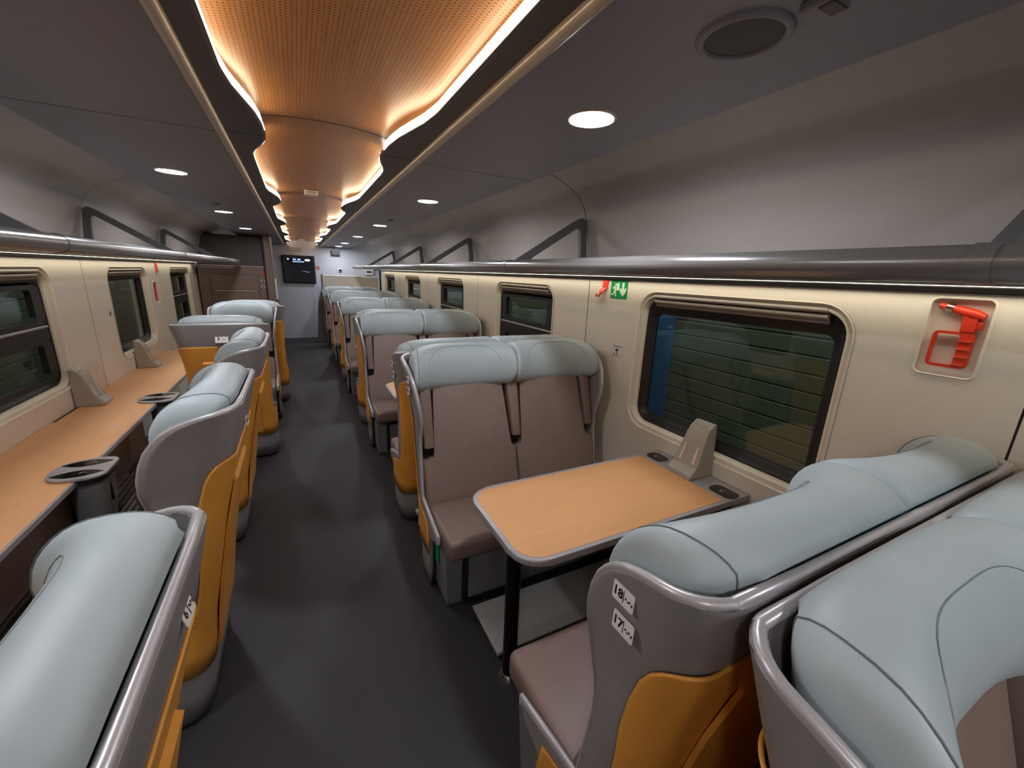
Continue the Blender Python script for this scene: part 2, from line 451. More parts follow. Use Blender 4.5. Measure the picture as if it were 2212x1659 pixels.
def build_window(idx, side, k):
    X = XR if side == 'right' else XL
    sg = 1 if side == 'right' else -1
    c = (SEAM[k] + SEAM[k + 1]) / 2 - 0.025
    root = sroot('window_%d' % idx)
    hop = not (side == 'right' and k == 1) and not (side == 'left' and k == 3)
    def RR(ins, top=0.0, r=0.13): return rrect(c - WOUT + ins, c + WOUT - ins, WZ0 + ins, WZ1 - ins - top, max(0.02, r - ins), 6)
    # stepped cream moulding
    bm = bmesh.new()
    lo = [(X - 0.003 * sg, 0), (X - 0.004 * sg, 0.006), (X + 0.012 * sg, 0.010), (X + 0.012 * sg, 0.020), (X + 0.006 * sg, 0.022), (X + 0.006 * sg, 0.030), (X + 0.028 * sg, 0.033), (X + 0.030 * sg, 0.040), (X + 0.056 * sg, 0.041)]
    loft(bm, [[(x, y, z) for y, z in RR(i)] for x, i in lo])
    obj('window_moulding', bm, M_CREAM, root)
    bm = bmesh.new()
    lo = [(X + 0.050 * sg, 0.036), (X + 0.042 * sg, 0.046), (X + 0.046 * sg, 0.062), (X + 0.064 * sg, 0.075), (X + 0.069 * sg, 0.092), (X + 0.080 * sg, 0.094)]
    tp = 0.035
    loft(bm, [[(x, y, z) for y, z in RR(i, tp if j > 0 else 0.0)] for j, (x, i) in enumerate(lo)])
    obj('rubber_seal', bm, M_RUB, root, True, 50)
    # roller blind cassette: two rails under the top of the recess
    bm = bmesh.new()
    for zt, xx, r in ((WZ1 - 0.030, 0.012, 0.011), (WZ1 - 0.056, 0.022, 0.012), (WZ1 - 0.075, 0.036, 0.009)):
        add_tube(bm, [(X + xx * sg, c - WOUT + 0.11, zt), (X + xx * sg, c + WOUT - 0.11, zt)], r, 10)
    obj('blind_cassette', bm, M_STAND, root, True, 50)
    g = obj('pane', box(min(X + 0.073 * sg, X + 0.079 * sg), max(X + 0.073 * sg, X + 0.079 * sg), c - WOUT + 0.06, c + WOUT - 0.06, WZ0 + 0.06, WZ1 - 0.08), M_GLASS, root)
    if hop:
        zb = 1.20
        xa, xb = sorted((X + 0.041 * sg, X + 0.071 * sg))
        obj('hopper_bar', box(xa, xb, c - WOUT + 0.07, c + WOUT - 0.07, zb - 0.065, zb + 0.03, bev=0.006), M_BLK, root)
        obj('bar_trim', box(min(X + 0.035 * sg, X + 0.045 * sg), max(X + 0.035 * sg, X + 0.045 * sg), c - WOUT + 0.075, c + WOUT - 0.075, zb + 0.012, zb + 0.026, bev=0.003), M_RIM, root)
        bm = bmesh.new()
        for z0, z1 in ((WZ0 + 0.08, zb - 0.06), (zb + 0.03, WZ1 - 0.115)):
            ring_plate(bm, rrect(c - WOUT + 0.075, c + WOUT - 0.075, z0, z1, 0.05, 5), rrect(c - WOUT + 0.17, c + WOUT - 0.17, z0 + 0.03, z1 - 0.03, 0.03, 5), 0, xa, xb)
        obj('sash_frame', bm, M_BLK, root)
    return root
wi = 1
for k in range(1, 6):
    build_window(wi, 'right', k); wi += 1
for k in range(1, 5):
    build_window(wi, 'left', k); wi += 1
build_window(wi, 'right', 0); wi += 1
build_window(wi, 'left', 0); wi += 1
# left wall: blank panel hides its last bay behind the brown cabinet, so no window there

# rails where rack meets wall
for side, X, sg in (('right', XR, 1), ('left', XL, -1)):
    r = obj('trim_%d' % (1 if side == 'right' else 2), box(min(X, X - 0.02 * sg), max(X, X - 0.02 * sg), Y0, Y1 if side == 'right' else 8.2, 1.650, 1.667, bev=0.003), M_RAIL); struct(r)

# ------------------------------------------------------------------ ceiling
ceil = sroot('ceiling')
CS = [2.16 + 2.0 * k for k in range(-3, 6)]
for k in range(8):
    ya, yb = max(Y0, CS[k] + 0.004), min(CS[k + 1] - 0.004, Y1)
    if ya > Y1: break
    for sg in (1, -1):
        xa, xb = sorted((CX + sg * 0.375, CX + sg * 1.04))
        obj('ceiling_panel', box(xa, xb, ya, yb, ZC, ZC + 0.03, bev=0.004), M_CEIL, ceil)
bm = bmesh.new(); add_box(bm, CX - 1.0, CX + 1.0, Y0, Y1, ZC + 0.24, ZC + 0.25)
for s in (1, -1):
    add_box(bm, *sorted((CX + s * 0.42, CX + s * 0.98)), Y0, Y1, ZC + 0.02, ZC + 0.024)
obj('ceiling_backing', bm, M_SEAM, ceil)
for i, sg in enumerate((1, -1)):
    bm = bmesh.new()
    add_tube(bm, [(CX + sg * 0.385, Y0, ZC - 0.002), (CX + sg * 0.385, Y1, ZC - 0.002)], 0.017, 10)
    o = obj('trim_%d' % (3 + i), bm, M_STRIP, None, True, 40); struct(o)
def half(p):
    """half width of the lit edge inside one module, p = distance past the module joint"""
    tab = [(-1.7, .306), (-1.65, .306), (-0.62, .306), (-0.50, .294), (-0.38, .270), (-0.28, .250), (-0.15, .236), (0.0, .232), (0.08, .236), (0.18, .256), (0.28, .286), (0.36, .302), (0.45, .306)]
    return interp(p, tab)
def hw_at(y):
    k = round((y - 2.16) / 2.0); p = y - 2.16 - 2.0 * k
    v = half(p)
    if p > 0.5: v = min(v, half(p - 2.0))
    return v
ORD = ['nearest', 'second', 'third', 'fourth', 'fifth', 'sixth', 'farthest']
led_n = 0
for k in range(8):
    ya, yb = max(Y0, CS[k] + 0.003), min(CS[k + 1] - 0.003, Y1)
    if ya >= Y1: break
    ys = [ya + (yb - ya) * i / 60 for i in range(61)]
    for sg in (1, -1):
        bm = bmesh.new()
        prof = []
        for y in ys:
            h = hw_at(y)
            prof.append([(CX + sg * 0.372, y, ZC + 0.006), (CX + sg * (h + 0.01), y, ZC + 0.012), (CX + sg * h, y, ZC + 0.016), (CX + sg * h, y, ZC + 0.028), (CX + sg * (h + 0.012), y, ZC + 0.034), (CX + sg * 0.372, y, ZC + 0.036)])
        loft(bm, prof, True, True)
        obj('wing_panel', bm, M_WING, ceil)
        if k >= 1 and yb > -2:
            bm = bmesh.new()
            lo = []
            y0_, y1_ = ya + 0.12, yb - 0.05
            n_ = 60
            for i in range(n_ + 1):
                y = y0_ + (y1_ - y0_) * i / n_
                h = hw_at(y)
                lo.append([(CX + sg * (h + 0.002), y, ZC + 0.019), (CX + sg * (h - 0.003), y, ZC + 0.019), (CX + sg * (h + 0.004), y, ZC + 0.052), (CX + sg * (h + 0.010), y, ZC + 0.052)])
            loft(bm, lo, True, True)
            o = obj('led_strip', bm, M_LED)
            tag(o, 'wavy warm LED strip on the %s edge of the wooden vault, %s bay' % ('right' if sg > 0 else 'left', ORD[max(0, k - 2)] if k > 1 else 'rear'), 'light strip', 'LED strips edging the wooden ceiling vault')
    bm = bmesh.new()
    lo = []
    for y in (ya - 0.001, yb + 0.001):
        L = []
        for i in range(21):
            u = -1 + i / 10
            L.append((CX + u * 0.37, y, ZC + 0.052 + 0.052 * (1 - abs(u) ** 2.4)))
        lo.append(L)
    loft(bm, lo, False)
    obj('vault_panel', bm, M_VAULT, ceil, True)
    bm = bmesh.new()
    L = [(CX + (-1 + i / 10) * 0.37, yb, ZC + 0.048 + 0.052 * (1 - abs(-1 + i / 10) ** 2.4)) for i in range(21)]
    loft(bm, [[(x, yb - 0.004, z + 0.002) for x, y, z in L], [(x, yb + 0.004, z + 0.002) for x, y, z in L]], False)
    obj('vault_joint', bm, M_SEAM, ceil)

# downlights
def downlight(x, y, label):
    t = thing('downlight', label, 'ceiling light', (x, y, ZC), 0, 'round recessed downlights')
    return t
bm = bmesh.new(); disc_stack(bm, [(0.066, 0.0), (0.07, -0.006), (0.078, -0.004), (0.082, 0.0)], 32)
me_ring = None
bmr = bmesh.new()
lo = [[(r * cos(2 * pi * i / 32), r * sin(2 * pi * i / 32), z) for i in range(32)] for r, z in ((0.070, 0.006), (0.071, -0.004), (0.076, -0.006), (0.082, -0.003), (0.083, 0.001))]
loft(bmr, lo); me_ring = mesh_of('bezel', bmr, M_STRIP, True); bm.free()
bmd = bmesh.new(); disc_stack(bmd, [(0.071, -0.0005), (0.071, -0.003), (0.05, -0.0042)], 32); me_dif = mesh_of('diffuser', bmd, M_DIFF)
LX = 0.905
for i, y in enumerate((1.245, 3.19, 5.21, 7.20, 9.19, 10.6)):
    t = downlight(LX, y, 'round white downlight in the right ceiling, %s from the camera' % ORD[i])
    obj('bezel', me_ring, None, t); obj('diffuser', me_dif, None, t)
for i, y in enumerate((3.205, 5.19, 7.20)):
    t = downlight(mx(LX) + 0.18, y, 'round white downlight in the left ceiling, %s of the three in view' % ORD[i])
    t.location.x = -0.595
    obj('bezel', me_ring, None, t); obj('diffuser', me_dif, None, t)
for x, y, s in ((LX, -0.75, 'right'), (-0.595, -0.75, 'left'), (-0.595, 1.245, 'left'), (LX, -2.75, 'right rear, added fill'), (-0.595, -2.75, 'left rear, added fill')):  # rearmost pair added as extra fill on the near seats
    t = downlight(x, y, 'round white downlight behind the camera, %s' % s if y < 0 else 'round white downlight out of frame on the left')
    obj('bezel', me_ring, None, t); obj('diffuser', me_dif, None, t)

# ceiling speaker, detector, sensor
t = thing('ceiling_speaker', 'round dark grey ceiling speaker with a raised rim', 'speaker', (0.885, 0.70, ZC))
bm = bmesh.new(); lo = [[(r * cos(2 * pi * i / 40), r * sin(2 * pi * i / 40), z) for i in range(40)] for r, z in ((0.076, 0.004), (0.078, -0.008), (0.086, -0.010), (0.094, -0.004), (0.095, 0.001))]
loft(bm, lo); obj('rim', bm, M_CEIL, t, True)
obj('grille', disc_stack(bmesh.new(), [(0.077, 0.0), (0.077, -0.003), (0.06, -0.004)], 40), mat('grille_grey', srgb(92, 90, 88), 0.7, 0, 0.3, 900), t)
t = thing('ceiling_detector', 'small square box on the ceiling beside the round speaker', 'detector', (0.905, 0.553, ZC))
obj('housing', box(-0.03, 0.03, -0.03, 0.03, -0.018, 0.0, bev=0.005), M_CEIL, t)
obj('window', box(-0.022, 0.022, -0.03, -0.002, -0.021, -0.017, bev=0.002), M_BROWND, t)
for i, (x, y) in enumerate(((0.905, 4.57), (-0.57, 4.56))):
    t = thing('smoke_detector', 'tiny dark slotted sensor in the %s ceiling' % ('right' if x > 0 else 'left'), 'detector', (x, y, ZC), 0, 'slotted ceiling sensors')
    obj('housing', disc_stack(bmesh.new(), [(0.03, 0.0), (0.028, -0.008), (0.02, -0.01)], 20), M_CEIL, t)
    obj('slot', box(-0.022, 0.022, -0.006, 0.006, -0.012, -0.009), M_BLK, t)
t = thing('vault_sensor', 'white box sensor on the wooden vault above the aisle', 'sensor', (0.16, 4.0, ZC + 0.102))
obj('housing', box(-0.05, 0.05, -0.05, 0.05, -0.035, 0.0, bev=0.006), M_WHITE, t)
obj('lens', box(-0.035, 0.035, -0.053, -0.049, -0.026, -0.012, bev=0.001), M_STAND, t)
t = thing('vault_sensor', 'small white sensor on the vault close to the end wall', 'sensor', (0.16, 10.6, ZC + 0.102))
obj('housing', box(-0.06, 0.06, -0.04, 0.04, -0.03, 0.0, bev=0.006), M_WHITE, t)

# ------------------------------------------------------------------ luggage racks
def build_rack(side, ya, yb, label):
    sg = 1 if side == 'right' else -1
    f = (lambda x: x) if side == 'right' else mx
    X = XR if side == 'right' else XL
    t = thing('luggage_rack', label, 'luggage rack', (f(1.2), (ya + yb) / 2, 1.70), 0, 'overhead luggage racks')
    O = Vector(t.location)
    def L(p): return (p[0] - O.x, p[1] - O.y, p[2] - O.z)
    # front tube, oval section
    sec = [(1.155 + 0.042 * cos(a) , 1.706 + 0.036 * sin(a)) for a in [2 * pi * i / 20 for i in range(20)]]
    bm = bmesh.new()
    loft(bm, [[L((f(x), y, z)) for x, z in sec] for y in (ya, yb)], True, True)
    obj('front_tube', bm, M_RACK, t, True, 40)
    for y in [s for s in SEAM if ya < s < yb]:
        sec2 = [(1.155 + 0.0445 * cos(a), 1.706 + 0.0385 * sin(a)) for a in [2 * pi * i / 20 for i in range(20)]]
        bm = bmesh.new(); loft(bm, [[L((f(x), y + d, z)) for x, z in sec2] for d in (-0.018, -0.014, 0.014, 0.018)], True, True)
        obj('tube_collar', bm, M_RACK, t, True, 40)
        out = round_poly([(1.165, 1.728), (1.72, 1.742), (1.705, 1.90), (1.688, 2.05)], [0.01, 0.004, 0.08, 0.11], 5)
        inn = round_poly([(1.285, 1.752), (1.666, 1.762), (1.662, 1.87), (1.648, 1.975)], [0.03, 0.02, 0.05, 0.03], 5)
        bm = bmesh.new()
        ring_plate(bm, [(f(a) - O.x, b - O.z) for a, b in out], [(f(a) - O.x, b - O.z) for a, b in inn], 1, y - 0.014 - O.y, y + 0.014 - O.y)
        obj('bracket', bm, M_BRACK, t)
    a, b = sorted((f(1.17), f(1.765)))
    obj('shelf', box(a - O.x, b - O.x, ya - O.y, yb - O.y, 1.671 - O.z, 1.690 - O.z, bev=0.003), M_SHELF, t)
    a, b = sorted((f(1.685), f(1.745)))
    obj('light_strip', box(a - O.x, b - O.x, ya + 0.05 - O.y, yb - 0.1 - O.y, 1.6706 - O.z, 1.674 - O.z), M_RLED, t)
    return t
build_rack('right', Y0 + 0.05, 10.1, 'grey tube-fronted luggage rack with triangular brackets along the right wall')
build_rack('left', Y0 + 0.05, 8.15, 'grey tube-fronted luggage rack with triangular brackets along the left wall')

# ------------------------------------------------------------------ seats
ZL = [.02, .12, .22, .33, .36, .40, .43, .47, .55, .64, .72, .78, .82, .86, .90, .95, 1.0, 1.05, 1.09, 1.12, 1.145, 1.165, 1.175, 1.183, 1.189, 1.193, 1.197, 1.200, 1.2025, 1.2045, 1.2065, 1.208, 1.2092, 1.21]
DF = [(.02, .42), (.33, .46), (.335, .56), (.40, .565), (.43, .45), (.47, .29), (.55, .275), (.64, .262), (.72, .252), (.78, .25), (.82, .256), (.86, .270), (.90, .283), (.95, .290), (1.0, .286), (1.05, .272), (1.09, .254), (1.12, .232), (1.145, .208), (1.165, .178), (1.18, .142), (1.192, .10), (1.200, .062), (1.2045, .036), (1.208, .014), (1.21, .0)]
def yback(z): return interp(z, [(0, .235), (.4, .195), (.8, .115), (1.02, .058), (1.1, .034), (1.2, .012), (1.28, .008)])
def flare(z): return interp(z, [(0, 0), (.9, 0), (1.1, .028), (1.22, .05), (1.3, .052)])
def shell_path(z, H0, dcut, off=0.0, ns=14, nb=7):
    hw = H0 + flare(z) + off; yb = yback(z) - off; r = 0.08
    side = []
    for i in range(30): side.append((-hw, 0.7 - (0.7 - yb - r) * i / 29))
    for i in range(1, 11):
        a = pi + (pi / 2) * i / 10
        side.append((-hw + r + r * cos(a), yb + r + r * sin(a)))
    # cut at y = dcut (+ lean)
    yc = max(dcut, yb + 0.004)
    for i in range(len(side) - 1):
        if side[i + 1][1] <= yc:
            (xa, a), (xb, b) = side[i], side[i + 1]
            tt = (a - yc) / (a - b) if a != b else 0
            side = [(xa + (xb - xa) * tt, yc)] + side[i + 1:]; break
    # resample
    ds = [0]
    for p, q in zip(side, side[1:]): ds.append(ds[-1] + sqrt((p[0] - q[0]) ** 2 + (p[1] - q[1]) ** 2))
    out = []
    for i in range(ns):
        t = ds[-1] * i / (ns - 1)
        for j in range(len(ds) - 1):
            if t <= ds[j + 1] + 1e-12:
                u = (t - ds[j]) / max(1e-9, ds[j + 1] - ds[j]); p, q = side[j], side[j + 1]
                out.append((p[0] + (q[0] - p[0]) * u, p[1] + (q[1] - p[1]) * u)); break
    xe = out[-1][0]; ye = out[-1][1]
    back = [(xe + (-xe - xe) * i / (nb + 1), ye) for i in range(1, nb + 1)]
    return out + back + [(-x, y) for x, y in reversed(out)]
def solid_grid(levels, th):
    """levels: list of lists of 3D points (outer skin); th: thickness towards the inside"""
    bm = bmesh.new()
    V = loft(bm, levels, closed=False)
    return bm, V
def build_seat(name, label, cat, nseat, loc, rz, group):
    H0 = 0.575 if nseat == 2 else 0.268
    t = thing(name, label, cat, loc, rz, group)
    # shell
    lv = [[(x, y, z) for x, y in shell_path(z, H0, interp(z, DF))] for z in ZL]
    bm, V = solid_grid(lv, 0.03)
    sh = obj('shell', bm, M_SHELL, t, True, 50)
    md = sh.modifiers.new('thick', 'SOLIDIFY'); md.thickness = 0.022; md.offset = 0.0
    # silver edge trim following the rim
    rim = [(lv[i][0][0], lv[i][0][1], lv[i][0][2]) for i in range(4, len(ZL))]
    top = [p for p in lv[-1][1:-1]]
    rim2 = [(-x, y, z) for x, y, z in reversed(rim)]
    path = [Vector(p) for p in rim + [top[len(top) // 2 - 3], top[len(top) // 2 + 3]] + rim2]
    obj('edge_trim', tube(path, 0.0100, 8), M_RIM if nseat else M_RIM, sh, True, 60)
    # ochre lower panels: sides and back
    DY = [(.22, .44), (.33, .44), (.40, .42), (.44, .29), (.47, .215), (.6, .185), (.72, .172), (.8, .168), (.88, .155), (.95, .132), (.985, .112), (1.003, .092), (1.012, .066)]
    zs = [.22, .30, .40, .44, .47, .55, .64, .72, .80, .88, .95, .985, 1.003, 1.012]
    bm = bmesh.new()
    lvy = []
    for z in zs:
        L = shell_path(z, H0, interp(z, DY), 0.015)
        yb_ = min(p[1] for p in L)
        k_ = max(0.0, (z - .80) / .205)
        row = []
        for x, y in L:
            g = max(0.0, min(1.0, 1 - (y - yb_) / 0.11)); z2 = z + 0.024 * k_ * g
            sx = 1 if x > 0 else -1
            row.append((x + sx * (flare(z2) - flare(z)) * (1 if abs(x) > H0 - 0.12 else 0), y + (yback(z2) - yback(z)) * g, z2))
        lvy.append(row)
    loft(bm, lvy, closed=False)
    yp = obj('ochre_panel', bm, M_YEL, t, True, 60)
    md = yp.modifiers.new('thick', 'SOLIDIFY'); md.thickness = 0.006; md.offset = 0.0
    # raised pocket on the back
    bm = bmesh.new()
    hwb = H0 - (0.15 if nseat == 2 else 0.085)
    loft(bm, [[(x, yback(z) - o, z) for x in (-hwb + e, hwb - e)] for z, e, o in ((.24, 0.0, .012), (.26, 0.0, .026), (.5, 0.005, .026), (.74, 0.012, .026), (.90, 0.03, .026), (.915, 0.04, .012))], closed=False)
    pk = obj('back_pocket', bm, M_YEL, t)
    md = pk.modifiers.new('thick', 'SOLIDIFY'); md.thickness = 0.012; md.offset = 0.0
    # base
    bm = bmesh.new()
    loft(bm, [[(-H0 + 0.02 + e, .27, z), (H0 - 0.02 - e, .27, z), (H0 - 0.02 - e, .62 - f_, z), (-H0 + 0.02 + e, .62 - f_, z)] for z, e, f_ in ((0, .02, .03), (.02, .012, .02), (.335, 0, 0))], True, True)
    bs = obj('base', bm, M_BASE, t)
    obj('base_opening', box(-H0 + 0.105, H0 - 0.105, .590, .6235, .03, .325, bev=0.01), M_BLK, bs)
    obj('base_grille', box(-H0 + 0.135, H0 - 0.135, .600, .630, .05, .285, bev=0.004), M_BASE, bs)
    # seat cushions
    cw = (2 * H0 - 0.02) / nseat
    for i in range(nseat):
        xa = -H0 + 0.01 + i * cw
        bm = bmesh.new(); add_box(bm, xa + 0.003, xa + cw - 0.003, .27, .70, .335, .44, bev=0.028, seg=4)
        for v in bm.verts:
            if v.co.z > 0.40: v.co.z += 0.010 * sin(pi * min(1, max(0, (v.co.x - xa) / cw))) * (1 if v.co.y > 0.3 else 0.4)
        obj('seat_cushion', bm, M_BRN, t, True, 50)
    # backrests and armrests
    def yfr(z): return .335 - .30 * (z - .44)
    arms = [-H0 + 0.047, H0 - 0.047] if nseat == 1 else [-H0 + 0.047, 0.0, H0 - 0.047]
    for i in range(nseat):
        xa = -H0 + 0.012 + i * cw; xb = xa + cw - 0.004
        l = 0.075 if i == 0 else 0.047; r = 0.075 if i == nseat - 1 else 0.047
        poly = [(xa, .41), (xb, .41), (xb, .665), (xb - r + 0.01, .672), (xb - r, .70), (xb - r, 1.08), (xa + l, 1.08), (xa + l, .70), (xa + l - 0.01, .672), (xa, .665)]
        bm = bmesh.new(); add_prism(bm, poly, 1, -0.10, 0.0, bev=0.014, seg=3)
        for v in bm.verts: v.co.y += yfr(v.co.z)
        obj('backrest', bm, M_BRN, t, True, 40)
    for ax in arms:
        bm = bmesh.new(); add_box(bm, -0.036, 0.036, -0.09, 0.012, .735, 1.07, bev=0.012, seg=3)
        for v in bm.verts:
            k = (1.07 - v.co.z) / .335
            v.co.x *= 1 - 0.28 * k; v.co.x += ax; v.co.y += yfr(v.co.z) + 0.012
        obj('armrest', bm, M_BRN, t, True, 40)
    obj('arm_gap_shade', box(-H0 + 0.02, H0 - 0.02, .19, .205, .64, .78), M_BLK, t, rot=None)  # black plate stands in for shade in the gaps below the armrests
    # headrests: horseshoe pillows with ears
    W = H0 + 0.012 if nseat == 1 else (H0 + 0.018) / 2
    cs = [0.0] if nseat == 1 else [-W, W]
    NV = 32
    def sec(s, k=1.0, ends=(True, True)):
        a = abs(s)
        e = min(1, max(0, (a - 0.90) / 0.10)); sh_ = sqrt(max(0.0, 1 - 0.62 * e ** 2.6))
        yb_ = .006; yf = .172 + .092 * a ** 3.2; cor = 0.0
        rc = .11; drop = 0.008 * a ** 4
        if (s > 0 and ends[1]) or (s < 0 and ends[0]):       # back follows the rounded corner of the shell
            q = max(0.0, a * W - (W - rc)); cor = (rc - sqrt(max(1e-6, rc * rc - q * q * 0.96))) * 0.8; yb_ += cor; drop = 0.052 * a ** 4.5
        zt = 1.275 - drop; zb = 1.018 + 0.018 * a ** 3
        cy_, ry = (yb_ + yf) / 2, (yf - yb_) / 2 * k; c_z, rz_ = (zt + zb) / 2, (zt - zb) / 2 * k * sh_
        ry *= (0.45 + 0.55 * sh_)
        out = []
        for j in range(NV):
            th = 2 * pi * j / NV; cc, ss = cos(th), sin(th); n_ = 2 / 2.6
            y = cy_ + ry * math.copysign(abs(cc) ** n_, cc); z = c_z + rz_ * math.copysign(abs(ss) ** n_, ss)
            y = max(y, min(y + 0.06, yback(z) + 0.017 + cor)) if z < 1.222 else y
            y += (-0.022 * max(0, ss) * max(0, cc) ** 0.7)
            out.append((y, z))
        return out
    for c0 in cs:
        bm = bmesh.new()
        ss = [-1, -.985, -.96, -.93, -.89, -.84] + [-.78 + 1.56 * i / 24 for i in range(25)] + [.84, .89, .93, .96, .985, 1]
        en = (True, True) if nseat == 1 else ((c0 < 0), (c0 > 0))
        lo = [[(c0 + W * s, y, z) for y, z in sec(s, 1.0, en)] for s in ss]
        loft(bm, lo, True, True)
        hd = obj('headrest', bm, M_LEA, t, True, 70)
        for s in (-.905, .905):
            if not en[0 if s < 0 else 1]: continue
            pp = []
            for j in range(NV):
                sj = s * (1 - 0.055 + 0.085 * cos(2 * pi * j / NV)) ; sj = max(-.985, min(.985, sj))
                y, z = sec(sj, 1.004, en)[j]; pp.append((c0 + W * sj, y, z))
            bm = bmesh.new(); add_tube(bm, pp, 0.0015, 5, closed=True)
            obj('piping', bm, M_PIPE, hd, True)
        def onsec(s, ang):
            q = sec(s, 1.003, en); f_ = (ang / (2 * pi) * NV) % NV; i = int(f_); u = f_ - i
            a, b = q[i], q[(i + 1) % NV]; return (c0 + W * s, a[0] + (b[0] - a[0]) * u, a[1] + (b[1] - a[1]) * u)
        bm = bmesh.new()
        add_tube(bm, [onsec(-.72 + 1.44 * i / 24, radians(62 - 52 * abs(-1 + i / 12) ** 4)) for i in range(25)], 0.0012, 5)
        obj('seam', bm, M_PIPE2, hd, True)
    return t
def number_plate(seat, txt, o, right, up, small='', size=0.025, wdt=0.052, hgt=0.037):
    bm = bmesh.new(); add_prism(bm, rrect(-wdt / 2, wdt / 2, -hgt / 2, hgt / 2, 0.004, 3), 2, 0, 0.0015)
    xf(bm, frame(o, right, up)); p = obj('seat_number_plate', bm, M_WHITE, seat)
    n_ = Vector(right).cross(Vector(up)).normalized()
    if txt:
        bm = text_bm(txt, size); xf(bm, Matrix.Translation((-wdt * 0.24, 0, 0)))
    else:
        bm = add_box(bmesh.new(), -wdt * 0.38, -wdt * 0.10, -hgt * 0.2, hgt * 0.2, 0, 0.0004)
    add_box(bm, 0.001, 0.0022, -hgt * 0.33, hgt * 0.33, 0, 0.0004)
    for i, (a, b_) in enumerate(((0.006, 0.004), (0.011, 0.003), (0.015, 0.004), (0.021, 0.005))):
        add_box(bm, a, a + 0.003, -0.003 * (i % 2) - b_ / 2, b_ / 2 - 0.003 * (i % 2), 0, 0.0004)
    xf(bm, frame(Vector(o) + n_ * 0.0019, right, up)); obj('number', bm, M_INK, p)

BX = 1.085
first = build_seat('double_seat', '', 'seat', 2, (BX, 0.264, 0), 0, 'double seats on the right of the aisle')
first['label'] = 'grey-shelled double seat numbered 17 and 18, seen from behind in the right foreground'
seats = {}
seats['A0'] = first
seats['B'] = dup(first, (BX, 0.256, 0), pi, 'double seat in the bottom right corner, back to back with seats 17 and 18')
nm = ['first', 'second', 'third', 'fourth', 'fifth']
for k in range(5):
    if k > 0:
        seats['A%d' % k] = dup(first, (BX, 0.264 + 2.0 * k, 0), 0, 'double seat turned away, back to back with the %s facing double seat' % nm[k - 1])
    seats['C%d' % k] = dup(first, (BX, 2.256 + 2.0 * k, 0), pi,
        'double seat facing the camera across the near wooden table' if k == 0 else 'double seat facing the camera, %s of five down the right side' % nm[k])
hwz = 0.575 + flare(1.08) + 0.0155
for key, a, b in (('A0', '18', '17'),):
    s = seats[key]
    number_plate(s, a, (-hwz - 0.004, 0.172, 1.113), (0, -1, 0), (0.06, 0, 1)); number_plate(s, b, (-hwz + 0.0, 0.168, 1.050), (0, -1, 0), (0.06, 0, 1))
for key, a, b in (('C0', '', ''),):
    s = seats[key]
    number_plate(s, a, (hwz + 0.004, 0.20, 1.113), (0, 1, 0), (-0.06, 0, 1), ); number_plate(s, b, (hwz, 0.19, 1.050), (0, 1, 0), (-0.06, 0, 1))
s = seats['A1']
number_plate(s, '', (-hwz - 0.004, 0.20, 1.113), (0, -1, 0), (0.06, 0, 1)); number_plate(s, '', (-hwz, 0.19, 1.050), (0, -1, 0), (0.06, 0, 1))
# green socket sticker on the aisle side of the first facing seat base
bm = box(0.556, 0.5605, 0.455, 0.50, 0.20, 0.30)
obj('green_sticker', bm, M_GREEN, seats['C0'])

LXC = -0.555
sL = build_seat('single_seat', 'single seat facing the left window, nearest the camera at bottom left', 'seat', 1, (-0.180, 0.575, 0), pi / 2, 'single seats on the left of the aisle')
sL2 = dup(sL, (-0.195, 1.79, 0), pi / 2, 'single seat facing the left window counter, second from the camera')
sL3 = dup(sL, (-0.195, 2.945, 0), pi / 2, 'single seat facing the left window counter, third from the camera')
sL4 = dup(sL, (LXC, 3.76, 0), 0, 'single left seat seen from behind with its ochre back panel and a white number plate')
sL5 = dup(sL, (LXC, 5.47, 0), pi, 'single left seat facing the camera beyond the seat seen from behind')
sL6 = dup(sL, (LXC + 0.07, 5.50, 0), 0, 'last single left seat, facing the end wall, only its aisle side showing')
number_plate(sL, '6', (0.10, yback(1.14) - 0.0125, 1.14), (1, 0, 0), (0, 0.25, 1), size=0.022, wdt=0.05, hgt=0.034)
number_plate(sL4, '3', (0.0, yback(1.10) - 0.0165, 1.10), (1, 0, 0), (0, 0.2, 1), wdt=0.085, hgt=0.06, size=0.034)
number_plate(sL2, '', (-0.02, yback(1.08) - 0.0165, 1.08), (1, 0, 0), (0, 0.2, 1))

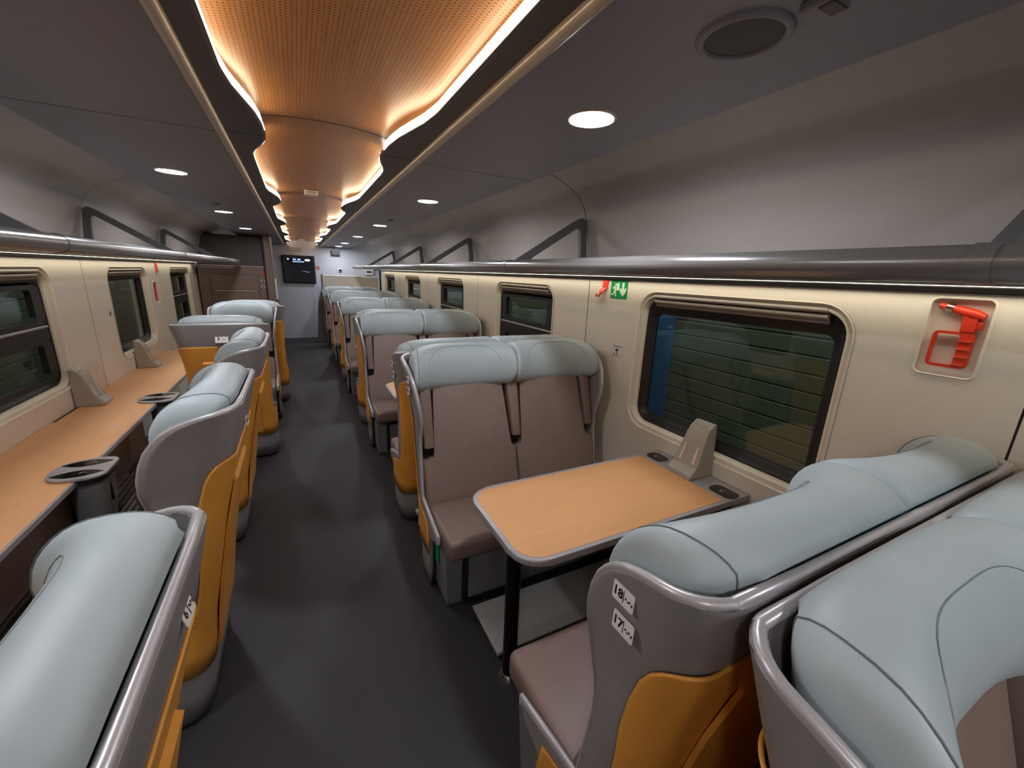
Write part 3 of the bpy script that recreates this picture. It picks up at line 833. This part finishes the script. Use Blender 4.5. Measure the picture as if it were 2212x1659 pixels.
# ------------------------------------------------------------------ tables between facing seats
def build_table(loc, label):
    t = thing('table', label, 'table', loc, 0, 'wooden tables between facing double seats')
    x0, x1, y0, y1 = -0.06, 1.125, -0.272, 0.272
    out = rrect(x0, x1, y0, y1, [0.004, 0.11, 0.11, 0.004], 8)
    bm = bmesh.new(); add_prism(bm, out, 2, .692, .720, bev=0.007, seg=3)
    obj('table_rim', bm, M_TGREY, t, True, 40)
    bm = bmesh.new(); add_prism(bm, rrect(x0 + 0.018, 0.965, y0 + 0.018, y1 - 0.018, [0.001, 0.095, 0.095, 0.001], 8), 2, .7195, .7212)
    obj('table_top', bm, M_WOODX, t)
    for sy, w2 in ((0.20, 0.055), (-0.205, 0.062)):
        bm = bmesh.new(); add_prism(bm, rrect(0.99, 1.075, sy - w2, sy + w2, 0.03, 5), 2, .7196, .7225)
        sp = obj('socket_panel', bm, M_BLKG, t)
        bm = bmesh.new()
        add_tube(bm, [(1.03 + 0.012 * cos(a), sy + 0.016 * sin(a), .7228) for a in [i * pi / 8 for i in range(9)]], 0.0009, 4)
        obj('marking', bm, M_WHITE, sp)
    # leg
    bm = bmesh.new(); disc_stack(bm, [(0.03, 0.02), (0.03, .695)], 20, (0.02, -0.06)); lg = obj('leg', bm, M_POLE, t, True, 40)
    bm = bmesh.new(); disc_stack(bm, [(0.046, 0.0), (0.045, 0.008), (0.036, 0.022), (0.0305, 0.028)], 24, (0.02, -0.06)); obj('foot_ring', bm, M_CHROME, lg, True, 40)
    # support bracket at the wall
    bm = bmesh.new(); add_prism(bm, [(0.78, .693), (1.135, .693), (1.135, .56), (1.08, .575)], 1, -0.2, 0.2, bev=0.004)
    obj('wall_bracket', bm, M_BLK, t)
    return t
tb = build_table((0.645, 1.26, 0), 'wooden table on a dark pole in the right foreground, tablet holder on it')
for k in range(1, 5):
    if k <= 3:
        dup(tb, (0.645, 1.26 + 2.0 * k, 0), 0, 'wooden table in the %s bay on the right, mostly hidden by seat backs' % nm[k])
# tablet holders
def build_stand(loc, rz, label, z=0):
    t = thing('tablet_holder', label, 'tablet holder', loc, rz, 'grey tablet holders')
    # local: x lateral, y towards the wall, z up
    side = [(-0.085, 0.0), (-0.086, 0.022), (-0.070, 0.040), (-0.045, 0.050), (-0.034, 0.075), (-0.010, 0.150), (0.004, 0.205), (0.026, 0.240), (0.058, 0.262), (0.074, 0.262), (0.078, 0.250), (0.075, 0.0)]
    bm = bmesh.new(); add_prism(bm, side, 0, -0.072, 0.072, bev=0.007, seg=3)
    for v in bm.verts:
        k = 1 - 0.22 * min(1, max(0, (v.co.z - 0.03) / 0.2)); v.co.x *= k
    obj('body', bm, M_STAND, t, True, 35)
    for sx in (-1, 1):
        bm = bmesh.new()
        loft(bm, [[(sx * (0.046 - 0.007 * (z - 0.07) / 0.1 - a), y - 0.004 - 0.0, z) for a in (0, w_)] + [(sx * (0.046 - 0.007 * (z - 0.07) / 0.1 - a), y + 0.004, z) for a in (w_, 0)] for y, z, w_ in ((-0.0365, .068, 0.013), (-0.026, .100, 0.013), (-0.0095, .152, 0.006))], True, True)
        obj('grip_strip', bm, M_STRIPW, t)
    bm = bmesh.new()
    for sx in (-0.022, 0.022):
        add_tube(bm, [(sx + 0.011 * cos(a), 0.030 + 0.006 * sin(a), 0.2445 + 0.004 * sin(a)) for a in [pi * i / 8 for i in range(9)]], 0.0008, 4)
    obj('marking', bm, M_SEAM, t)
    return t
st = build_stand((1.695, 1.262, 0.7215), -pi / 2, 'grey tablet holder at the wall end of the near wooden table')

# ------------------------------------------------------------------ left window counter
t = thing('window_counter', 'long wooden counter along the left windows facing the single seats', 'counter', (-1.2, 2.6, 0))
def LC(x, y): return (x + 1.2, y - 2.6)
cy0, cy1 = -1.4, 6.0
obj('counter_edge', box(-1.437 + 1.2, -0.988 + 1.2, cy0 - 2.6, cy1 - 2.6, 0.632, 0.6595, bev=0.004), M_TGREY, t)
obj('counter_top', box(-1.437 + 1.2, -0.996 + 1.2, cy0 - 2.6, cy1 - 2.6, 0.6585, 0.661, bev=0.0), M_WOODY, t)
obj('apron', box(-1.10 + 1.2, -1.06 + 1.2, cy0 - 2.6, 3.6 - 2.6, 0.36, 0.635, bev=0.004), M_BROWNP, t)
bm = bmesh.new()
for s in (2.31, 4.31): add_box(bm, -1.43 + 1.2, -1.418 + 1.2, s - 0.9 - 2.6, s + 0.0 - 2.6 - 0.2, 0.6605, 0.664)
obj('rear_slot', bm, M_BLK, t)
ht = thing('floor_heater', 'dark ribbed heater cover on the floor under the left counter', 'heater', (-1.2, 1.6, 0))
obj('cover', box(-0.235, 0.17, -3.0, 2.2, 0.0, 0.085, bev=0.006), mat('heater_dark', srgb(58, 52, 50), 0.5), ht)
bm0 = mesh_of('rib', box(-0.009, 0.009, -2.99, 2.19, 0.083, 0.108, bev=0.004), mat('rib_grey', srgb(120, 110, 106), 0.35))
for i in range(11):
    obj('rib', bm0, None, ht, loc=(-0.20 + i * 0.035, 0, 0))
def lens(cx_, cy_, a, b, n=18):
    """pointed lens outline: long axis a along x, half width b"""
    up = [(cx_ - a + 2 * a * i / n, cy_ + b * (1 - (-1 + 2 * i / n) ** 2)) for i in range(n + 1)]
    dn = [(cx_ + a - 2 * a * i / n, cy_ - b * (1 - (-1 + 2 * i / n) ** 2)) for i in range(1, n)]
    return up + dn
def build_module(y, label):
    t = thing('charging_module', label, 'charging module', (-1.0, y, 0.661), 0, 'charging modules on the counter edge')
    out = rrect(-0.115, 0.112, -0.125, 0.125, [0.055, 0.10, 0.10, 0.055], 8)
    bm = bmesh.new(); add_prism(bm, out, 2, 0.0005, 0.013, bev=0.005, seg=3); obj('plate', bm, M_TGREY, t, True, 40)
    bm = bmesh.new(); add_prism(bm, rrect(0.015, 0.104, -0.115, 0.115, [0.08, 0.004, 0.004, 0.08], 8), 2, -0.03, 0.001); obj('band', bm, M_BLK, t, True, 40)
    for sy in (-0.063, 0.063):
        bm = bmesh.new(); add_prism(bm, lens(0.0, sy, 0.098, 0.040), 2, 0.0115, 0.0135); p = obj('socket_panel', bm, M_BLKG, t)
        bm = bmesh.new(); add_tube(bm, [(0.02 + 0.012 * cos(a), sy + 0.012 * sin(a), 0.0138) for a in [i * pi / 8 for i in range(9)]], 0.0008, 4); obj('marking', bm, M_WHITE, p)
    bm = bmesh.new(); o1 = rrect(-0.05, 0.10, -0.10, 0.10, 0.07, 6); o2 = rrect(-0.05, 0.075, -0.075, 0.075, 0.05, 6)
    loft(bm, [[(x, y_, z) for x, y_ in o] for o, z in ((o1, -0.031), (o2, -0.30))], True, True); pd = obj('pedestal', bm, M_BASE, t, True, 40)
    obj('socket_strip', box(0.083, 0.1, -0.03, 0.03, -0.16, -0.05, bev=0.004), M_BLKG, t)
    return t
build_module(2.53, 'grey charging module with two black lens panels on the counter edge, nearer')
build_module(3.80, 'grey charging module with two black lens panels on the counter edge, farther')
s1 = dup(st, (-1.36, 3.80, 0.661), pi / 2, 'grey tablet holder on the left counter, nearer of the two')
s2 = dup(st, (-1.36, 5.08, 0.661), pi / 2, 'grey tablet holder on the left counter, farther of the two')

# ------------------------------------------------------------------ raised plates under the tables, latch
for k in range(0, 3):
    t = thing('floor_plate', 'raised grey floor plate under the %s right table' % ('near' if k == 0 else nm[k]), 'plate', (1.2, 1.43 + 2 * k, 0), 0, 'floor plates under tables')
    obj('plate', box(-0.55, 0.55, -0.145, 0.155, 0.018, 0.035, bev=0.004), M_PLATE, t)
    obj('edge', box(-0.54, 0.55, -0.15, 0.15, 0.0, 0.02), M_BLK, t)
t = thing('cable_end', 'tangled beige cable end at the floor between back to back seats', 'cable', (0.60, 2.26, 0.2))
obj('cable', tube([(0, 0, -0.2), (-0.01, 0.02, -0.12), (-0.03, -0.01, -0.06), (0.0, 0.03, -0.03), (-0.04, 0.0, -0.02), (-0.05, -0.03, -0.07), (-0.02, -0.02, -0.10)], 0.006, 6), M_STRIPW, t, True)
obj('plug', box(-0.06, -0.02, -0.02, 0.02, -0.01, 0.015, bev=0.003), M_STAND, t)

# ------------------------------------------------------------------ wall details, right
def wall_frame(y, z, side='right', off=0.001):
    if side == 'right': return frame((XR - off, y, z), (0, -1, 0), (0, 0, 1))
    return frame((XL + off, y, z), (0, 1, 0), (0, 0, 1))
t = thing('exit_sign', 'green emergency exit sign with running figure, door and down arrow', 'sign', (XR, 2.01, 1.60))
def sign_part(name, polys, m, off, parent):
    bm = bmesh.new()
    for q in polys: add_prism(bm, q, 2, 0, 0.0008)
    xf(bm, wall_frame(0, 0, 'right', off)); 
    for v in bm.verts: v.co.x -= XR
    return obj(name, bm, m, parent)
sign_part('board', [rrect(-0.075, 0.075, -0.06, 0.048, 0.002, 2)], M_GREEN, 0.001, t)
ar = [(0.028, 0.036), (0.046, 0.036), (0.046, -0.005), (0.064, 0.005), (0.064, -0.018), (0.037, -0.048), (0.010, -0.018), (0.010, 0.005), (0.028, -0.005)]
sign_part('arrow', [ar], M_SGNW, 0.0022, t)
sign_part('door', [[(-0.022, -0.012), (-0.022, 0.028), (0.0, 0.036), (0.004, -0.012)]], M_SGNW, 0.0022, t)
sign_part('figure', [rrect(-0.037, -0.024, 0.018, 0.031, 0.006, 3), [(-0.045, 0.012), (-0.030, 0.016), (-0.024, -0.016), (-0.038, -0.018)], [(-0.038, -0.018), (-0.026, -0.018), (-0.022, -0.050), (-0.030, -0.050)], [(-0.040, -0.008), (-0.034, -0.022), (-0.052, -0.044), (-0.068, -0.038), (-0.066, -0.032), (-0.052, -0.034)], [(-0.044, 0.012), (-0.038, 0.004), (-0.056, -0.004), (-0.058, 0.002)]], M_SGNW, 0.0024, t)
t = thing('emergency_pull', 'red bent emergency pull tab beside the green exit sign', 'handle', (XR, 2.135, 1.60))
bm = bmesh.new()
loft(bm, [[(x, yy + dy, z) for dy, x in ((-w_, xx), (w_, xx), (w_, xx - 0.006), (-w_, xx - 0.006))] for yy, z, xx, x, w_ in [(0, 0, 0, 0, 0)]] if False else [[(xx, yy - w_, z), (xx, yy + w_, z), (xx - 0.006, yy + w_, z), (xx - 0.006, yy - w_, z)] for yy, z, xx, w_ in ((0.0, 0.05, -0.002, 0.022), (0.004, 0.0, -0.004, 0.022), (0.03, -0.03, -0.018, 0.022), (0.055, -0.06, -0.022, 0.020))], True, True)
obj('strap', bm, M_RED, t)
obj('grip', box(-0.03, -0.018, 0.035, 0.05, -0.052, -0.03, bev=0.003), M_SGNW, t)
t = thing('warning_sticker', 'small white warning sticker with a black pictogram left of the near window', 'sticker', (XR, 1.975, 1.215))
sign_part('sheet', [rrect(-0.062, 0.062, -0.038, 0.038, 0.002, 2)], M_WHITE, 0.0006, t)
sign_part('pictogram', [rrect(-0.012, 0.014, 0.0, 0.014, 0.006, 3), [(0.003, 0.002), (0.009, 0.002), (0.009, -0.024), (0.003, -0.024)], rrect(-0.022, -0.014, -0.024, -0.014, 0.003, 2), rrect(-0.035, 0.045, 0.027, 0.031, 0.001, 1)], M_INK, 0.0014, t)
sign_part('red_text', [rrect(-0.035, 0.035, -0.031, -0.027, 0.001, 1)], M_RED, 0.0014, t)

for side, X, sg, y0_, z0_ in (('right', XR, 1, 0.495, 1.5175), ('left', XL, -1, 6.045, 1.3175)):
    bm = bmesh.new(); add_tube(bm, [(X - 0.001 * sg, y, z) for y, z in rrect(y0_ - 0.071, y0_ + 0.071, z0_ - 0.1185, z0_ + 0.1185, 0.02, 5)], 0.0035, 6, closed=True)
    obj('recess_rim', bm, M_CREAM, wall_r if side == 'right' else wall_l, True)
def build_hammer(side, y, z, label):
    sg = 1 if side == 'right' else -1
    X = XR if side == 'right' else XL
    t = thing('emergency_hammer', label, 'hammer', (X + 0.022 * sg, y, z), 0, 'red emergency hammers in wall recesses')
    if side == 'left': t.rotation_euler = (0, 0, pi)
    # local axes for the right wall: -y to the right in the picture
    head = [(-0.01, 0.052, 0.088), (-0.01, 0.020, 0.080), (-0.01, -0.030, 0.066), (-0.01, -0.052, 0.058)]
    obj('head', tube(head, [0.008, 0.0125, 0.0155, 0.010], 12), M_RED, t, True, 50)
    obj('head_band', tube([(-0.0102, 0.034, 0.0835), (-0.0102, 0.018, 0.0793)], 0.0142, 12), M_CHROME, t, True, 50)
    obj('shaft', box(-0.020, -0.002, -0.040, -0.008, 0.012, 0.066, bev=0.003), M_RED, t)
    obj('shaft_lug', box(-0.014, -0.004, -0.054, -0.038, 0.022, 0.044, bev=0.003), M_RED, t)
    bm = bmesh.new()
    ring_plate(bm, rrect(-0.045, 0.048, -0.098, 0.012, 0.014, 4), rrect(-0.014, 0.040, -0.090, 0.004, 0.006, 4), 0, -0.018, -0.004)
    obj('holder_loop', bm, M_RED, t)
    bm = bmesh.new()
    for k in range(4): add_box(bm, -0.0215, -0.016, -0.042, -0.014, -0.088 + 0.024 * k, -0.084 + 0.024 * k)
    obj('grip_ribs', bm, mat('red_light', srgb(238, 96, 72), 0.35), t)
    return t
build_hammer('right', 0.495, 1.525, 'red emergency hammer in its recess on the right wall')
build_hammer('left', 6.045, 1.325, 'red emergency hammer in its recess on the far left wall')
t = thing('emergency_pull', 'red emergency pull tab high on the left wall between the windows', 'handle', (XL, 6.2, 1.60))
obj('strap', box(0.002, 0.014, -0.02, 0.02, -0.06, 0.05, bev=0.003), M_RED, t)
t = thing('warning_sticker', 'small white sticker low on the left wall beside the second window', 'sticker', (XL, 4.68, 1.22))
obj('sheet', box(0.0005, 0.0015, -0.05, 0.05, -0.04, 0.04), M_WHITE, t)
obj('pictogram', box(0.0012, 0.002, -0.03, -0.005, -0.025, 0.01), M_INK, t)

# ------------------------------------------------------------------ left cabinet and end of the coach
t = thing('equipment_cabinet', 'brown panelled equipment cabinet at the far end of the left side', 'cabinet', (-0.92, 8.6, 0))
obj('body', box(-0.50, 0.435, -0.25, 0.6, 0.0, 1.63, bev=0.01), M_BROWNP, t)
obj('upper_body', box(-0.52, 0.42, -0.02, 0.6, 1.63, 2.14, bev=0.01), M_BROWND, t)
obj('ledge', box(-0.46, 0.435, -0.262, 0.0, 1.628, 1.645, bev=0.004), M_STAND, t)
obj('panel', box(-0.34, 0.33, -0.262, -0.246, 1.25, 1.50, bev=0.004), M_BROWNP, t)
obj('panel', box(-0.34, 0.33, -0.262, -0.246, 0.7, 1.22, bev=0.004), M_BROWNP, t)
for z0, z1 in ((1.25, 1.50), (0.7, 1.22)):
    bm = bmesh.new(); ring_plate(bm, rrect(-0.352, 0.342, z0 - 0.012, z1 + 0.012, 0.01, 3), rrect(-0.34, 0.33, z0, z1, 0.006, 3), 1, -0.2565, -0.248)
    obj('panel_frame', bm, M_BROWND, t)
obj('handle_rail', box(-0.31, 0.30, -0.275, -0.258, 1.225, 1.243, bev=0.003), M_STAND, t)
for z in (1.40, 1.31):
    p = obj('switch_plate', box(0.36, 0.425, -0.262, -0.248, z - 0.025, z + 0.025, bev=0.003), M_STAND, t)
    obj('switch', box(0.375, 0.41, -0.267, -0.260, z - 0.01, z + 0.01, bev=0.002), M_BLK, p)
bm = bmesh.new(); add_tube(bm, [(0.39 + 0.03 * cos(a), -0.252, 1.53 + 0.03 * sin(a)) for a in [2 * pi * i / 20 for i in range(20)]], 0.005, 6, closed=True)
add_tube(bm, [(0.38, -0.252, 1.55), (0.42, -0.252, 1.51)], 0.005, 6); obj('no_smoking_sign', bm, M_RED, t)
p_ = thing('corner_post', 'brown corner post between the cabinet and the grey end wall', 'post', (-0.43, 8.36, 0))
bm = bmesh.new(); add_prism(bm, rrect(-0.045, 0.075, -0.06, 0.45, 0.03, 5), 2, 0.0, 2.155); obj('post', bm, M_BROWNP, p_, True, 40)
bm = bmesh.new(); add_box(bm, 0.072, 0.10, 0.0, 0.05, 1.10, 1.45, bev=0.006); obj('notice_holder', bm, M_WHITE, p_)
bm = bmesh.new(); add_box(bm, 0.072, 0.12, 0.0, 0.12, 0.85, 1.10, bev=0.01); obj('bin', bm, M_BROWNP, p_)

t = thing('monitor', 'black wall monitor with blue text on the far end wall', 'monitor', (0.06, Y1, 1.61))
obj('casing', box(-0.345, 0.34, -0.06, 0.0, -0.315, 0.315, bev=0.02, seg=3), M_BLK, t)
scr = obj('screen', box(-0.315, 0.31, -0.063, -0.058, -0.285, 0.285), M_BLKG, t)
def blk(x0, x1, z0, z1, m): obj('screen_text', box(x0, x1, -0.0645, -0.0632, z0, z1), m, scr)
def scr_text(txt, size, x, z, m):
    bm = text_bm(txt, size); xf(bm, frame((x, -0.0645, z), (1, 0, 0), (0, 0, 1))); obj('screen_text', bm, m, scr)
for x0_, x1_, z0_, z1_, m_ in ((-0.115, -0.055, 0.205, 0.240, M_SCRB), (-0.025, 0.045, 0.205, 0.240, M_SCRB), (-0.125, 0.115, 0.162, 0.185, M_SCRB), (-0.235, -0.195, 0.222, 0.240, M_SCRW), (-0.222, -0.208, 0.200, 0.222, M_SCRW)):
    blk(x0_, x1_, z0_, z1_, m_)
bm = bmesh.new(); add_prism(bm, [(0.06 * cos(a) + 0.185, 0.024 * sin(a) + 0.215) for a in [2 * pi * i / 20 for i in range(20)]], 1, -0.0645, -0.0632); obj('screen_logo', bm, M_SCRW, scr)
bm = bmesh.new(); add_prism(bm, [(0.03, -0.03), (0.08, -0.022), (0.16, -0.035), (0.215, -0.05), (0.205, -0.066), (0.15, -0.064), (0.10, -0.042)], 1, -0.0645, -0.0632); obj('screen_picture', bm, mat('screen_train', srgb(120, 170, 220), 0.4), scr)
scr.children[-1].data.materials[0] = M_SCRB
t = thing('display_panel', 'narrow beige framed display above the monitor', 'sign', (0.02, Y1, 2.07))
bm = bmesh.new(); ring_plate(bm, rrect(-0.12, 0.12, -0.038, 0.038, 0.006, 3), rrect(-0.105, 0.105, -0.026, 0.026, 0.004, 3), 1, -0.03, 0.0); obj('frame', bm, M_STRIP, t)
obj('screen', box(-0.106, 0.106, -0.02, -0.005, -0.027, 0.027), M_STAND, t)
t = thing('security_camera', 'small black dome camera on the grey end wall', 'camera', (0.95, Y1, 1.63))
bm = bmesh.new(); disc_stack(bm, [(0.05, 0.0), (0.048, 0.02), (0.035, 0.035)], 20); xf(bm, Matrix.Rotation(pi / 2, 4, 'X')); obj('mount', bm, M_WHITE, t, True, 40)
bm = bmesh.new(); bmesh.ops.create_uvsphere(bm, u_segments=16, v_segments=10, radius=0.028); xf(bm, Matrix.Translation((0, -0.035, 0))); obj('dome', bm, M_BLKG, t, True)
t = thing('no_smoking_sign', 'round red no smoking sign right of the monitor', 'sign', (0.46, Y1, 1.66))
bm = bmesh.new(); add_tube(bm, [(0.04 * cos(a), -0.004, 0.04 * sin(a)) for a in [2 * pi * i / 24 for i in range(24)]], 0.006, 6, closed=True); add_tube(bm, [(-0.028, -0.004, 0.028), (0.028, -0.004, -0.028)], 0.006, 6); obj('ring', bm, M_RED, t, True)
obj('cigarette', box(-0.025, 0.025, -0.006, -0.001, -0.006, 0.006), M_INK, t)
t = thing('exit_lamp', 'small dark green exit lamp box hung under the ceiling at the far right', 'sign', (0.87, 11.08, 2.02))
obj('box', box(-0.09, 0.09, -0.03, 0.03, -0.05, 0.06, bev=0.006), mat('dark_green', srgb(34, 44, 38), 0.4), t)
obj('hanger', box(-0.015, 0.015, -0.015, 0.015, 0.055, 0.142), M_STAND, t)
t = thing('partition', 'low cream partition with chrome grab pole behind the last double seat', 'partition', (1.1, 10.55, 0))
obj('panel', box(-0.56, 0.63, -0.02, 0.02, 0.0, 1.51, bev=0.008), M_CREAM, t)
bm = bmesh.new(); add_tube(bm, [(-0.60, -0.03, 0.0), (-0.60, -0.03, 1.52)], 0.022, 12); obj('grab_pole', bm, M_CHROME, t, True, 50)
bm = bmesh.new(); add_prism(bm, round_poly([(-0.60, 0.05), (-0.60, 1.30), (-0.72, 0.9), (-0.78, 0.05)], [0.0, 0.1, 0.2, 0.0], 4), 1, -0.012, 0.012); obj('dark_screen', bm, M_BASE, t)
t = thing('wall_socket_box', 'small white box with a dark slot at the right end of the end wall', 'box', (1.62, Y1 - 0.0, 1.60))
obj('housing', box(-0.10, 0.10, -0.05, 0.0, -0.07, 0.07, bev=0.006), M_WHITE, t); obj('slot', box(-0.06, 0.06, -0.054, -0.048, -0.005, 0.03), M_BLK, t)

# ------------------------------------------------------------------ outside: neighbouring coaches seen through the glass
def coach(sg, X, label, blue=None):
    t = thing('neighbour_coach', label, 'train', (X, 5.0, 0.0), 0, 'neighbouring coaches outside')
    xa, xb = sorted((0.0, 0.04 * sg))
    me = mesh_of('side_plank', box(xa, xb, -7.5, 7.5, 0.0, 0.108, bev=0.006), M_PLANK)
    for k in range(22):
        obj('side_plank', me, None, t, loc=(0, 0, -0.45 + 0.113 * k))
    xa, xb = sorted((0.05 * sg, 0.09 * sg))
    obj('coach_body', box(xa, xb, -7.6, 7.6, -0.6, 2.3), M_BLK, t)
    if blue:
        xa, xb = sorted((-0.03 * sg, 0.0))
        obj('blue_panel', box(xa, xb, blue[0] - 5.0, blue[1] - 5.0, -0.45, 2.2, bev=0.01), M_BLUE, t)
    return t
for xs, nme in ((XR + 0.45, 'added outside fill right'), (XL - 0.45, 'added outside fill left')):  # unseen area lights added to brighten the planks of the neighbouring coaches
    ld = bpy.data.lights.new('outside_fill', 'AREA'); ld.shape = 'RECTANGLE'; ld.size = 0.3; ld.size_y = 14.0; ld.energy = 75.0; ld.color = (0.96, 1.0, 0.84)
    lo_ = bpy.data.objects.new('outside_fill', ld); COL.objects.link(lo_); lo_.location = (xs + (0.05 if xs > 0 else -0.05), 5.0, 2.9)
    lo_.rotation_euler = (0, radians(-25 if xs > 0 else 25), 0)
coach(1, XR + 1.0, 'green grey plank-sided coach with a blue panel outside the right windows', (2.41, 3.3))
coach(-1, XL - 1.0, 'green grey plank-sided coach outside the left windows')
